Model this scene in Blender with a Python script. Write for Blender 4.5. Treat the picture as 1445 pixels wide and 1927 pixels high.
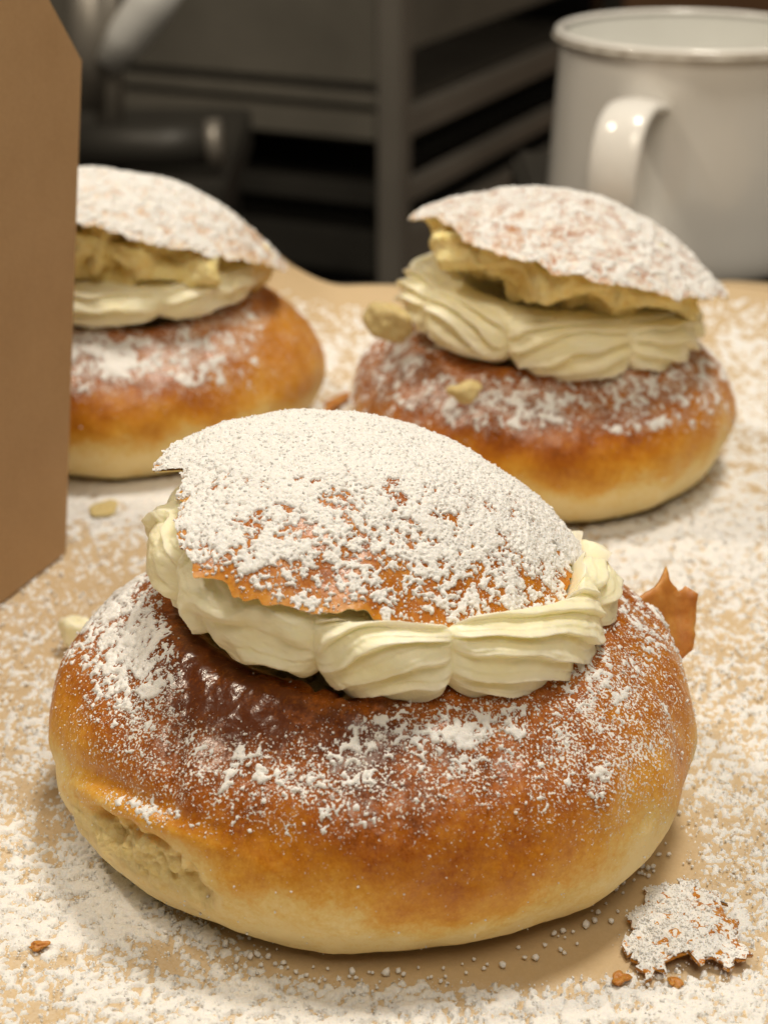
import bpy, bmesh, math, random
import numpy as np
from mathutils import Vector, Matrix
from mathutils.geometry import delaunay_2d_cdt

for o in list(bpy.data.objects):
    bpy.data.objects.remove(o)
random.seed(4); RNG = np.random.default_rng(11)
SC = bpy.context.scene
COL = SC.collection

# ------------------------------------------------------------------ camera
W, H, F = 1445.0, 1927.0, 3300.0          # photograph size and focal length in its pixels
CAM_Z, PITCH = 0.158, math.radians(24.0)
SP, CP = math.sin(PITCH), math.cos(PITCH)
cam_data = bpy.data.cameras.new('camera')
cam = bpy.data.objects.new('camera', cam_data)
COL.objects.link(cam)
cam.location = (0, 0, CAM_Z)
cam.rotation_euler = (math.pi / 2 - PITCH, 0, 0)
cam_data.sensor_fit = 'HORIZONTAL'
cam_data.sensor_width = 36.0
cam_data.lens = 36.0 * F / W
cam_data.clip_start = 0.01
cam_data.clip_end = 30
cam_data.dof.use_dof = True
cam_data.dof.focus_distance = 0.256
cam_data.dof.aperture_fstop = 31
SC.camera = cam

# ------------------------------------------------------------------ light
world = bpy.data.worlds.new('World'); SC.world = world
world.use_nodes = True
bg = world.node_tree.nodes['Background']
bg.inputs['Color'].default_value = (1.0, 0.86, 0.68, 1)
bg.inputs['Strength'].default_value = 0.16

def area(name, loc, target, size, power, color):
    d = bpy.data.lights.new(name, 'AREA')
    d.shape = 'DISK'; d.size = size; d.energy = power; d.color = color
    o = bpy.data.objects.new(name, d); COL.objects.link(o)
    o.location = loc
    o.rotation_euler = (Vector(target) - Vector(loc)).to_track_quat('-Z', 'Y').to_euler()
    o['label'] = 'ceiling lamp or added fill light above the table'; o['category'] = 'lamp'; o['kind'] = 'structure'
    return o
WARM = (1.0, 0.88, 0.70)
area('ceiling_or_fill_lamp', (0.20, 0.44, 1.15), (0, 0.3, 0), 0.24, 9.8, (1.0, 0.92, 0.79))
area('ceiling_or_fill_lamp', (-0.62, 0.46, 1.02), (0, 0.3, 0), 0.09, 4.6, WARM)
area('ceiling_or_fill_lamp', (0.10, -0.45, 1.1), (0, 0.3, 0), 0.55, 6.4, WARM)  # added front fill light, not a real ceiling fixture

SC.view_settings.view_transform = 'Standard'
SC.view_settings.look = 'None'
SC.view_settings.gamma = 1.0
SC.view_settings.exposure = -0.19
SC.view_settings.use_curve_mapping = False
SC.render.engine = 'CYCLES'
SC.cycles.use_denoising = True
SC.cycles.max_bounces = 8
SC.cycles.use_adaptive_sampling = True
SC.cycles.adaptive_threshold = 0.02

# ------------------------------------------------------------------ pixels <-> places
def ray(px, py):
    a, b = (px - W / 2) / F, (H / 2 - py) / F
    return np.array([a, CP + b * SP, -SP + b * CP])
CAM = np.array([0, 0, CAM_Z])
def on_z(px, py, z=0.0):
    d = ray(px, py); return CAM + d * ((z - CAM_Z) / d[2])
def on_y(px, py, y):
    d = ray(px, py); return CAM + d * (y / d[1])
def on_plane(px, py, p0, n):
    d = ray(px, py); return CAM + d * (np.dot(p0 - CAM, n) / np.dot(d, n))
def pix(P):
    q = P - CAM
    dep = q[..., 1] * CP - q[..., 2] * SP
    up = q[..., 1] * SP + q[..., 2] * CP
    return W / 2 + F * q[..., 0] / dep, H / 2 - F * up / dep
def gs(px, py, cx, cy, sx, sy, rot=0.0):
    dx, dy = px - cx, py - cy
    if rot:
        c, s = math.cos(math.radians(rot)), math.sin(math.radians(rot))
        dx, dy = dx * c + dy * s, -dx * s + dy * c
    return np.exp(-0.5 * ((dx / sx) ** 2 + (dy / sy) ** 2))
def sstep(a, b, x):
    t = np.clip((x - a) / (b - a), 0, 1); return t * t * (3 - 2 * t)

# ------------------------------------------------------------------ noise
def _hash(i, j, k, seed):
    n = (i * 374761393 + j * 668265263 + k * 2147483647 + seed * 974711) & 0xFFFFFFFF
    n = ((n ^ (n >> 13)) * 1274126177) & 0xFFFFFFFF
    n = (n ^ (n >> 16)) & 0xFFFFFFFF
    n = (n * 2654435761) & 0xFFFFFFFF
    return (n ^ (n >> 15)) & 0xFFFFFFFF
_th = np.arange(64) * 2.399963
_zz = 1 - 2 * (np.arange(64) + 0.5) / 64
_G = np.stack([np.cos(_th) * np.sqrt(1 - _zz ** 2), np.sin(_th) * np.sqrt(1 - _zz ** 2), _zz], 1) * 1.5
def perlin(P, scale, seed=0):
    """gradient noise, P (...,3) in metres, scale = feature size in metres"""
    q = P / scale
    f0 = np.floor(q); t = q - f0
    i = f0.astype(np.int64)
    u = t * t * t * (t * (t * 6 - 15) + 10)
    r = 0
    for dx in (0, 1):
        wx = u[..., 0] if dx else 1 - u[..., 0]
        for dy in (0, 1):
            wy = u[..., 1] if dy else 1 - u[..., 1]
            for dz in (0, 1):
                wz = u[..., 2] if dz else 1 - u[..., 2]
                g = _G[_hash(i[..., 0] + dx, i[..., 1] + dy, i[..., 2] + dz, seed) & 63]
                r = r + wx * wy * wz * (g[..., 0] * (t[..., 0] - dx) + g[..., 1] * (t[..., 1] - dy) + g[..., 2] * (t[..., 2] - dz))
    return r
def fbm(P, scale, octv=3, seed=0, gain=0.5):
    r, a = 0, 1.0
    for o in range(octv):
        r = r + a * perlin(P, scale / 2 ** o, seed + o * 17); a *= gain
    return r
def worley(P, scale, seed=0):
    q = P / scale
    i = np.floor(q).astype(np.int64)
    best = np.full(P.shape[:-1], 9.0)
    for dx in (-1, 0, 1):
        for dy in (-1, 0, 1):
            for dz in (-1, 0, 1):
                c = i + np.array([dx, dy, dz])
                h = _hash(c[..., 0], c[..., 1], c[..., 2], seed)
                o = np.stack([(h & 1023), (h >> 10) & 1023, (h >> 20) & 1023], -1) / 1023.0
                best = np.minimum(best, np.sum((c + o - q) ** 2, -1))
    return np.sqrt(best)
def unif(n, sd):
    return 1 / (1 + np.exp(-1.7 * n / sd))

# ------------------------------------------------------------------ meshes and objects
def np_mesh(name, V, Fc, smooth=True, attrs=None):
    V = np.asarray(V, dtype=np.float32).reshape(-1, 3); Fc = np.asarray(Fc, dtype=np.int32)
    used = np.zeros(len(V), bool); used[Fc.ravel()] = True
    if not used.all():
        remap = np.cumsum(used) - 1
        V = V[used]; Fc = remap[Fc].astype(np.int32)
        if attrs: attrs = {k: np.asarray(v).reshape(-1)[used] for k, v in attrs.items()}
    me = bpy.data.meshes.new(name)
    k = Fc.shape[1]
    me.vertices.add(len(V)); me.vertices.foreach_set('co', V.ravel())
    me.loops.add(Fc.size); me.loops.foreach_set('vertex_index', Fc.ravel())
    me.polygons.add(len(Fc)); me.polygons.foreach_set('loop_start', np.arange(0, Fc.size, k, dtype=np.int32))
    me.update(calc_edges=True)
    me.polygons.foreach_set('use_smooth', np.full(len(Fc), smooth))
    if attrs:
        for kx, v in attrs.items():
            a = me.attributes.new(kx, 'FLOAT', 'POINT')
            a.data.foreach_set('value', np.asarray(v, dtype=np.float32).ravel())
    me.validate()
    return me
def grid_faces(ns, nt, wrap):
    i = np.arange(ns - 1)[:, None]; j = np.arange(nt if wrap else nt - 1)[None, :]
    j2 = (j + 1) % nt
    return np.stack([i * nt + j, i * nt + j2, (i + 1) * nt + j2, (i + 1) * nt + j], -1).reshape(-1, 4)
def grid_normals(P, wrap):
    if wrap:
        dt = np.roll(P, -1, 1) - np.roll(P, 1, 1)
    else:
        dt = np.gradient(P, axis=1)
    ds = np.gradient(P, axis=0)
    n = np.cross(dt, ds)
    return n / (np.linalg.norm(n, axis=-1, keepdims=True) + 1e-12)
def obj(name, me, mats, parent=None, loc=None):
    o = bpy.data.objects.new(name, me); COL.objects.link(o)
    for m in (mats if isinstance(mats, (list, tuple)) else [mats]):
        me.materials.append(m)
    if parent: o.parent = parent
    if loc is not None: o.location = loc
    return o
def empty(name, loc, label, cat, group=None):
    o = bpy.data.objects.new(name, None); COL.objects.link(o)
    o.location = loc; o.empty_display_size = 0.02
    o['label'] = label; o['category'] = cat
    if group: o['group'] = group
    return o
def tag(o, label, cat, group=None):
    o['label'] = label; o['category'] = cat
    if group: o['group'] = group
    return o
def structure(o): o['kind'] = 'structure'; return o
def stuff(o): o['kind'] = 'stuff'; return o
def bm_obj(name, bm, mats, parent=None, loc=None, smooth=False):
    me = bpy.data.meshes.new(name); bm.normal_update(); bm.to_mesh(me); bm.free()
    if smooth:
        me.polygons.foreach_set('use_smooth', [True] * len(me.polygons))
    return obj(name, me, mats, parent, loc)
def box_bm(lo, hi, bev=0.0, bm=None):
    bm = bm or bmesh.new()
    r = bmesh.ops.create_cube(bm, size=1)
    c = [(a + b) / 2 for a, b in zip(lo, hi)]; s = [b - a for a, b in zip(lo, hi)]
    for v in r['verts']: v.co = Vector((v.co[i] * s[i] + c[i] for i in range(3)))
    if bev:
        ed = list({e for v in r['verts'] for e in v.link_edges})
        bmesh.ops.bevel(bm, geom=ed, offset=bev, segments=2, affect='EDGES')
    return bm
def tube(path, rad, n=20, squash=None):
    """swept tube; path (k,3), rad scalar or (k,), squash = (side, thick) factors"""
    path = np.asarray(path, float); k = len(path)
    rad = np.full(k, rad) if np.isscalar(rad) else np.asarray(rad)
    t = np.gradient(path, axis=0); t /= np.linalg.norm(t, axis=1, keepdims=True)
    ref = np.array([0, 0, 1.0]) if abs(t[0, 2]) < 0.8 else np.array([1.0, 0, 0])
    P = []
    nrm = np.cross(t[0], ref); nrm /= np.linalg.norm(nrm)
    for i in range(k):
        nrm = nrm - t[i] * np.dot(nrm, t[i]); nrm /= np.linalg.norm(nrm)
        bi = np.cross(t[i], nrm)
        a = np.linspace(0, 2 * np.pi, n, endpoint=False)[:, None]
        s1, s2 = squash or (1, 1)
        P.append(path[i] + rad[i] * (np.cos(a) * nrm * s1 + np.sin(a) * bi * s2))
    P = np.array(P)
    cap0 = np.repeat(path[:1], n, 0)[None]; cap1 = np.repeat(path[-1:], n, 0)[None]
    P = np.concatenate([cap0, P, cap1], 0)
    return P.reshape(-1, 3), grid_faces(k + 2, n, True)
_ph = (1 + 5 ** 0.5) / 2
ICO_V = np.array([(-1, _ph, 0), (1, _ph, 0), (-1, -_ph, 0), (1, -_ph, 0), (0, -1, _ph), (0, 1, _ph), (0, -1, -_ph), (0, 1, -_ph), (_ph, 0, -1), (_ph, 0, 1), (-_ph, 0, -1), (-_ph, 0, 1)], float)
ICO_V /= np.linalg.norm(ICO_V[0])
ICO_F = np.array([(0, 11, 5), (0, 5, 1), (0, 1, 7), (0, 7, 10), (0, 10, 11), (1, 5, 9), (5, 11, 4), (11, 10, 2), (10, 7, 6), (7, 1, 8), (3, 9, 4), (3, 4, 2), (3, 2, 6), (3, 6, 8), (3, 8, 9), (4, 9, 5), (2, 4, 11), (6, 2, 10), (8, 6, 7), (9, 8, 1)])
def grains(P, rad):
    """many irregular little lumps as one vertex/face pair"""
    n = len(P)
    q = RNG.normal(size=(n, 4)); q /= np.linalg.norm(q, axis=1, keepdims=True)
    w, x, y, z = q.T
    R = np.stack([1 - 2 * (y * y + z * z), 2 * (x * y - z * w), 2 * (x * z + y * w), 2 * (x * y + z * w), 1 - 2 * (x * x + z * z), 2 * (y * z - x * w), 2 * (x * z - y * w), 2 * (y * z + x * w), 1 - 2 * (x * x + y * y)], -1).reshape(n, 3, 3)
    v = ICO_V[None] * RNG.uniform(0.72, 1.25, (n, 12, 1)) * RNG.uniform(0.75, 1.25, (n, 1, 3))
    v = np.einsum('nij,nkj->nki', R, v) * rad[:, None, None] + P[:, None]
    f = ICO_F[None] + (np.arange(n) * 12)[:, None, None]
    return v.reshape(-1, 3), f.reshape(-1, 3)

# ------------------------------------------------------------------ materials
class NT:
    def __init__(s, name):
        s.m = bpy.data.materials.new(name); s.m.use_nodes = True
        s.t = s.m.node_tree; s.b = s.t.nodes['Principled BSDF']
        s.co = s.t.nodes.new('ShaderNodeTexCoord').outputs['Object']
    def n(s, ty, **kw):
        x = s.t.nodes.new(ty)
        for k, v in kw.items(): setattr(x, k, v)
        return x
    def link(s, a, b): s.t.links.new(a, b)
    def noise(s, size, detail=3, rough=0.55, vec=None):
        x = s.n('ShaderNodeTexNoise'); x.inputs['Scale'].default_value = 1 / size
        x.inputs['Detail'].default_value = detail; x.inputs['Roughness'].default_value = rough
        s.link(vec or s.co, x.inputs['Vector']); return x.outputs['Fac']
    def math(s, op, a, b=None, c=None, clamp=False):
        x = s.n('ShaderNodeMath', operation=op, use_clamp=clamp)
        for i, v in enumerate((a, b, c)):
            if v is None: continue
            if isinstance(v, (int, float)): x.inputs[i].default_value = v
            else: s.link(v, x.inputs[i])
        return x.outputs[0]
    def ramp(s, fac, stops, interp='LINEAR'):
        x = s.n('ShaderNodeValToRGB'); x.color_ramp.interpolation = interp
        while len(x.color_ramp.elements) < len(stops): x.color_ramp.elements.new(0.5)
        for e, (p, c) in zip(x.color_ramp.elements, stops):
            e.position = p; e.color = (*c, 1) if len(c) == 3 else c
        s.link(fac, x.inputs[0]); return x.outputs['Color']
    def mix(s, fac, a, b):
        x = s.n('ShaderNodeMix', data_type='RGBA')
        for k, v in ((0, fac), (6, a), (7, b)):
            if isinstance(v, (int, float)): x.inputs[k].default_value = v
            elif isinstance(v, tuple): x.inputs[k].default_value = (*v, 1)
            else: s.link(v, x.inputs[k])
        return x.outputs[2]
    def attr(s, name):
        x = s.n('ShaderNodeAttribute', attribute_name=name); return x.outputs['Fac']
    def bump(s, h, dist, strength=1.0, prev=None):
        x = s.n('ShaderNodeBump'); x.inputs['Distance'].default_value = dist
        x.inputs['Strength'].default_value = strength
        s.link(h, x.inputs['Height'])
        if prev: s.link(prev, x.inputs['Normal'])
        return x.outputs[0]
    def set(s, **kw):
        for k, v in kw.items():
            i = s.b.inputs[k.replace('_', ' ')]
            if isinstance(v, (int, float)): i.default_value = v
            elif isinstance(v, tuple): i.default_value = (*v, 1) if len(v) == 3 and i.type == 'RGBA' else v
            else: s.link(v, i)
        return s
    def sss(s, w, radius, scale=1.0):
        s.b.inputs['Subsurface Weight'].default_value = w
        s.b.inputs['Subsurface Radius'].default_value = radius
        s.b.inputs['Subsurface Scale'].default_value = scale
        return s

def crust_material():
    t = NT('baked_crust')
    bk = t.attr('bake')
    n1 = t.noise(0.006, 4); n2 = t.noise(0.0011, 3, 0.6)
    b = t.math('ADD', bk, t.math('MULTIPLY', t.math('SUBTRACT', n1, 0.5), 0.46))
    b = t.math('ADD', b, t.math('MULTIPLY', t.math('SUBTRACT', n2, 0.5), 0.36))
    b = t.math('ADD', b, t.math('MULTIPLY', t.math('SUBTRACT', t.noise(0.00038, 2, 0.7), 0.5), 0.30), clamp=True)
    col = t.ramp(b, [(0.0, (0.84, 0.67, 0.33)), (0.16, (0.78, 0.56, 0.19)), (0.36, (0.71, 0.365, 0.045)), (0.58, (0.56, 0.215, 0.011)), (0.80, (0.37, 0.100, 0.006)), (1.0, (0.12, 0.028, 0.005))])
    torn = t.attr('torn')
    tn = t.noise(0.0014, 4, 0.7)
    col = t.mix(torn, col, t.ramp(tn, [(0.3, (0.74, 0.56, 0.20)), (0.6, (0.85, 0.71, 0.36)), (0.8, (0.90, 0.79, 0.48))]))
    # fine sugar dust clinging to the crust
    dn = t.noise(0.00042, 2, 0.6)
    dn2 = t.noise(0.004, 2)
    dust = t.attr('dust')
    thr = t.math('SUBTRACT', 0.80, t.math('MULTIPLY', dust, t.math('ADD', 0.12, t.math('MULTIPLY', dn2, 0.42))))
    dm = t.math('MULTIPLY', t.math('SUBTRACT', dn, thr), 14.0, clamp=True)
    film = t.math('MULTIPLY', dust, t.math('MULTIPLY', t.math('SUBTRACT', t.noise(0.0016, 4, 0.7), 0.42), 0.22, clamp=True))
    dm = t.math('MAXIMUM', dm, film)
    col = t.mix(dm, col, (0.86, 0.82, 0.77))
    rg = t.math('ADD', t.math('MULTIPLY', t.math('SUBTRACT', 1.0, b), 0.36), 0.21)
    rg = t.math('ADD', rg, t.math('MULTIPLY', dm, 0.5), clamp=True)
    h = t.math('ADD', t.math('MULTIPLY', t.noise(0.0022, 3), 0.6), t.math('MULTIPLY', n2, 0.32))
    nb = t.bump(h, 0.00050, 0.34)
    nb = t.bump(dm, 0.00012, 0.6, nb)
    vo = t.n('ShaderNodeTexVoronoi'); vo.inputs['Scale'].default_value = 620; t.link(t.co, vo.inputs['Vector'])
    nb = t.bump(t.math('MULTIPLY', t.math('ADD', vo.outputs['Distance'], tn), torn), 0.0009, 0.7, nb)
    t.set(Base_Color=col, Roughness=rg, Normal=nb).sss(0.12, (0.004, 0.0018, 0.0006))
    t.b.inputs['Specular IOR Level'].default_value = 0.40
    return t.m
def crumb_material():
    t = NT('bread_crumb')
    n = t.noise(0.0016, 4); n2 = t.noise(0.007, 2)
    col = t.ramp(t.math('ADD', t.math('MULTIPLY', n, 0.6), t.math('MULTIPLY', n2, 0.5)), [(0.25, (0.84, 0.60, 0.18)), (0.5, (0.93, 0.76, 0.33)), (0.8, (0.97, 0.86, 0.50))])
    v = t.n('ShaderNodeTexVoronoi'); v.inputs['Scale'].default_value = 700; t.link(t.co, v.inputs['Vector'])
    nb = t.bump(v.outputs['Distance'], 0.0007, 0.7)
    nb = t.bump(n, 0.0006, 0.6, nb)
    t.set(Base_Color=col, Roughness=0.85, Normal=nb).sss(0.25, (0.004, 0.0025, 0.001))
    return t.m
def cream_material():
    t = NT('whipped_cream')
    n = t.noise(0.0009, 3); n2 = t.noise(0.009, 2)
    col = t.ramp(n2, [(0.3, (0.99, 0.89, 0.59)), (0.7, (0.99, 0.92, 0.69))])
    nb = t.bump(n, 0.00018, 0.6)
    t.set(Base_Color=col, Roughness=0.42, Normal=nb).sss(0.55, (0.003, 0.0026, 0.0016))
    return t.m
def sugar_material():
    t = NT('powdered_sugar')
    n = t.noise(0.00028, 2, 0.7)
    col = t.ramp(n, [(0.25, (0.78, 0.765, 0.74)), (0.7, (0.90, 0.89, 0.875))])
    nb = t.bump(n, 0.00020, 0.8)
    t.set(Base_Color=col, Roughness=0.9, Normal=nb)
    t.b.inputs['Specular IOR Level'].default_value = 0.25
    t.sss(0.25, (0.0006, 0.0005, 0.0004))
    return t.m
def paste_material():
    t = NT('almond_paste')
    n = t.noise(0.0012, 3)
    col = t.ramp(n, [(0.3, (0.55, 0.42, 0.17)), (0.7, (0.66, 0.54, 0.27))])
    t.set(Base_Color=col, Roughness=0.6, Normal=t.bump(n, 0.0005, 0.7)).sss(0.2, (0.003, 0.002, 0.001))
    return t.m
def paper_material():
    t = NT('baking_paper')
    n = t.noise(0.03, 3); fib = t.noise(0.0006, 3, 0.7)
    f = t.math('ADD', t.math('MULTIPLY', n, 0.6), t.math('MULTIPLY', fib, 0.4))
    col = t.ramp(f, [(0.3, (0.52, 0.375, 0.205)), (0.7, (0.62, 0.465, 0.272))])
    # film of the finest sugar dust between the grains
    dust = t.attr('dust'); dn = t.noise(0.0009, 4, 0.7); dn3 = t.noise(0.00035, 2, 0.7)
    m = t.math('MULTIPLY', dust, t.math('MULTIPLY', t.math('SUBTRACT', t.math('ADD', t.math('MULTIPLY', dn, 0.6), t.math('MULTIPLY', dn3, 0.4)), 0.42), 3.2, clamp=True), clamp=True)
    col = t.mix(t.math('MULTIPLY', m, 0.85), col, (0.86, 0.84, 0.81))
    t.set(Base_Color=col, Roughness=0.62, Normal=t.bump(fib, 0.0001, 0.4))
    return t.m
def kraft_material():
    t = NT('kraft_card')
    n = t.noise(0.02, 3); fib = t.noise(0.0009, 4, 0.7)
    f = t.math('ADD', t.math('MULTIPLY', n, 0.5), t.math('MULTIPLY', fib, 0.5))
    col = t.ramp(f, [(0.3, (0.37, 0.225, 0.105)), (0.7, (0.46, 0.295, 0.15))])
    t.set(Base_Color=col, Roughness=0.75, Normal=t.bump(fib, 0.0001, 0.5))
    return t.m
def plain(name, c0, c1, size, rough, metal=0.0, bump=0.0, coat=0.0):
    t = NT(name)
    n = t.noise(size, 4)
    t.set(Base_Color=t.ramp(n, [(0.3, c0), (0.7, c1)]), Roughness=rough, Metallic=metal)
    if bump: t.set(Normal=t.bump(n, bump, 0.5))
    t.b.inputs['Coat Weight'].default_value = coat
    t.b.inputs['Coat Roughness'].default_value = 0.05
    return t.m
def flake_material():
    t = NT('crust_flake')
    n = t.noise(0.003, 4)
    col = t.ramp(n, [(0.3, (0.40, 0.15, 0.022)), (0.55, (0.52, 0.23, 0.04)), (0.75, (0.60, 0.31, 0.08))])
    t.set(Base_Color=col, Roughness=0.5, Normal=t.bump(n, 0.0005, 0.5)).sss(0.4, (0.003, 0.0014, 0.0005))
    return t.m
CRUST, CRUMB, CREAM, SUGAR, PASTE = crust_material(), crumb_material(), cream_material(), sugar_material(), paste_material()
PAPER, KRAFT, FLAKE = paper_material(), kraft_material(), flake_material()
KRAFT_EDGE = plain('kraft_cut_edge', (0.50, 0.33, 0.17), (0.56, 0.38, 0.21), 0.002, 0.8)
ENAMEL = plain('white_enamel', (0.82, 0.80, 0.76), (0.86, 0.84, 0.80), 0.05, 0.22, 0, 0.0, 0.6)
ENAMEL_RIM = plain('brown_enamel_rim', (0.30, 0.25, 0.20), (0.70, 0.67, 0.60), 0.006, 0.35)  # brown to pale mottle for the thin line below the rim
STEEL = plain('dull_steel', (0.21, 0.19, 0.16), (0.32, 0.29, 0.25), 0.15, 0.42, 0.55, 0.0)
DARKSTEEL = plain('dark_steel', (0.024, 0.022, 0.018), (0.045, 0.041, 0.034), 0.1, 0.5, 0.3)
BLACK = plain('near_black_sheet', (0.006, 0.0055, 0.005), (0.010, 0.009, 0.008), 0.1, 0.6)  # near-black sheet closing the back of the rack
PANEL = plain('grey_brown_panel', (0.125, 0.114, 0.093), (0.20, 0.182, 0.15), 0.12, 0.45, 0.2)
BRIGHT = plain('brushed_steel', (0.62, 0.61, 0.58), (0.72, 0.71, 0.68), 0.05, 0.4, 0.15)
TABLE = plain('dark_table', (0.020, 0.018, 0.014), (0.032, 0.028, 0.022), 0.05, 0.5)
WOOD = plain('brown_wood', (0.16, 0.075, 0.03), (0.24, 0.12, 0.05), 0.08, 0.5)
WALL = plain('dark_wall', (0.035, 0.031, 0.026), (0.045, 0.040, 0.034), 0.4, 0.8)
FLOOR = plain('floor', (0.04, 0.036, 0.03), (0.06, 0.052, 0.043), 0.2, 0.6)

# ------------------------------------------------------------------ where the buns stand
B1 = np.array([-0.0009, 0.2412, 0.0]); S1 = 1.0
B2 = np.array([0.0356, 0.384, 0.0]);   S2 = 0.895
B3 = np.array([-0.0613, 0.410, 0.0]);  S3 = 0.91

# ------------------------------------------------------------------ room, table, paper
structure(bm_obj('floor', box_bm((-2.5, -0.8, -0.93), (2.5, 3.2, -0.90)), FLOOR))
structure(bm_obj('wall', box_bm((-2.5, 2.6, -0.898), (2.5, 2.68, 1.6)), WALL))
structure(bm_obj('table_top', box_bm((-0.55, -0.05, -0.040), (0.55, 0.546, -0.0035), 0.003), TABLE))
structure(bm_obj('counter', box_bm((0.054, 0.550, -0.040), (0.55, 0.74, -0.0035), 0.003), TABLE))

def paper_z(x, y):
    edge = 0.470 + 0.006 * np.sin(x * 21 + 1)
    lift = 0.0125 + 0.024 * sstep(-0.010, -0.055, x) + 0.0022 * np.sin(x * 60 + 2.2) + 0.0012 * np.sin(x * 33)
    t = np.clip((y - (edge - 0.060)) / 0.060, 0, 1.6)
    return lift * t ** 1.9
def bun_clear(X, Y):
    return sum(np.exp(-((X - b[0]) ** 2 + (Y - b[1]) ** 2) / (2 * (0.040) ** 2)) for b in (B1, B2, B3))
def sugar_ground(px, py, X, Y):
    c = 0.345 + 0 * px
    c = c + 0.33 * gs(px, py, 130, 1740, 260, 150) + 0.30 * sstep(1800, 1900, py) * sstep(150, 450, px)
    c = c + 0.55 * gs(px, py, 220, 915, 190, 55) + 0.36 * gs(px, py, 1260, 1010, 190, 70) + 0.10 * gs(px, py, 1400, 1400, 90, 260)
    c = c - 0.17 * gs(px, py, 210, 1130, 110, 90) - 0.10 * gs(px, py, 1350, 1180, 90, 60)
    c = c + 0.18 * gs(px, py, 1420, 720, 90, 120) + 0.2 * gs(px, py, 650, 700, 60, 70)
    c = c - 1.1 * gs(px, py, 850, 1803, 230, 26) - 1.0 * gs(px, py, 1120, 1712, 110, 34, -35) - 1.0 * gs(px, py, 1225, 1590, 38, 70)
    c = c - 1.0 * gs(px, py, 560, 1755, 130, 20, 14) - 0.35 * gs(px, py, 95, 1570, 40, 70)
    c = c - 0.28 * gs(px, py, 300, 1790, 90, 30) - 0.2 * gs(px, py, 30, 1850, 60, 60)
    c = c - 0.42 * sstep(720, 560, py)
    c = c + 0.22 * gs(px, py, 230, 1690, 170, 45, 28)
    for b, s in ((B1, S1), (B2, S2), (B3, S3)):
        d = np.hypot(X - b[0], Y - b[1])
        c = np.where(d < 0.041 * s, -1.0, c)
    return c

xs = np.linspace(-0.36, 0.36, 300); ys = np.linspace(0.06, 0.478, 260)
X, Y = np.meshgrid(xs, ys)
Y = Y.copy(); Y[-1] = 0.474 + 0.005 * np.sin(xs * 21 + 1)
Pp = np.stack([X, Y, 0 * X], -1)
wr = 0.00022 * fbm(Pp, 0.03, 3, 5)
Pp[..., 2] = paper_z(X, Y) + wr * (1 - np.clip(bun_clear(X, Y), 0, 1)) - 0.0003
px, py = pix(Pp)
dust = np.clip(sugar_ground(px, py, X, Y) * 0.8 + 0.08, 0.04, 1)
me = np_mesh('parchment_paper', Pp, grid_faces(len(ys), len(xs), False), attrs={'dust': dust})
paper = tag(obj('parchment_paper', me, PAPER), 'sheet of light brown baking paper dusted with sugar under the buns', 'baking paper')
sol = paper.modifiers.new('thickness', 'SOLIDIFY'); sol.thickness = 0.00015; sol.offset = -1

# loose powdered sugar on the paper: low heaps plus grains
Vs, Fs, off = [], [], 0
def heap_band(x0, x1, y0, y1, step, seed):
    global off
    xs = np.arange(x0, x1, step); ys = np.arange(y0, y1, step)
    X, Y = np.meshgrid(xs, ys); P = np.stack([X, Y, 0 * X], -1)
    px, py = pix(P)
    c = sugar_ground(px, py, X, Y)
    n = 0.26 * perlin(P, 0.0070, seed) + 0.48 * perlin(P, 0.0022, seed + 1) + 0.54 * perlin(P, 0.0010, seed + 2) + 0.38 * perlin(P, 0.0006, seed + 3)
    d = unif(n, 0.36) - (1 - np.clip(c, -1, 0.985))
    h = 0.00052 * (0.4 * sstep(0, 0.14, d) + 0.6 * np.clip(d, 0, 1)) * (0.65 + 0.5 * np.clip(c, 0, 1))
    h = h + np.where(d > 0, 1, 0) * (0.00016 * perlin(P, 0.0009, seed + 7) + 0.00012 * perlin(P, 0.00055, seed + 8))
    h = np.where(d > 0, np.maximum(h, 0.00004), -0.0007)
    P[..., 2] = paper_z(X, Y) + h
    Fc = grid_faces(len(ys), len(xs), False)
    keep = (d.ravel()[Fc] > 0).any(1)
    Vs.append(P.reshape(-1, 3)); Fs.append(Fc[keep] + off); off += P.size // 3
heap_band(-0.085, 0.085, 0.170, 0.2450, 0.00030, 31)
heap_band(-0.105, 0.105, 0.2448, 0.330, 0.00042, 31)
heap_band(-0.14, 0.15, 0.3296, 0.47, 0.0009, 31)
ground_heap = stuff(obj('powdered_sugar', np_mesh('powdered_sugar', np.concatenate(Vs), np.concatenate(Fs)), SUGAR))
tag(ground_heap, 'white powdered sugar drifted over the baking paper', 'powdered sugar')

def scatter_ground(n, x0, x1, y0, y1, r0, r1, power=1.3):
    X = RNG.uniform(x0, x1, n); Y = RNG.uniform(y0, y1, n)
    P = np.stack([X, Y, 0 * X], -1); px, py = pix(P)
    c = np.clip(sugar_ground(px, py, X, Y) + 0.25 * fbm(P, 0.005, 2, 90), 0, 1)
    k = RNG.uniform(0, 1, n) < c ** power
    k &= (px > -60) & (px < W + 60) & (py < H + 80)
    P = P[k]; r = r0 + (r1 - r0) * RNG.beta(1.0, 5.5, len(P))
    P[:, 2] = paper_z(P[:, 0], P[:, 1]) + r * 0.55 + RNG.uniform(0, 0.00035, len(P)) * np.clip(c[k], 0, 1)
    return grains(P, r)
Vg, Fg = scatter_ground(60000, -0.085, 0.085, 0.172, 0.262, 0.00006, 0.00048)
V2, F2 = scatter_ground(26000, -0.10, 0.10, 0.262, 0.36, 0.00014, 0.00072)
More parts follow.
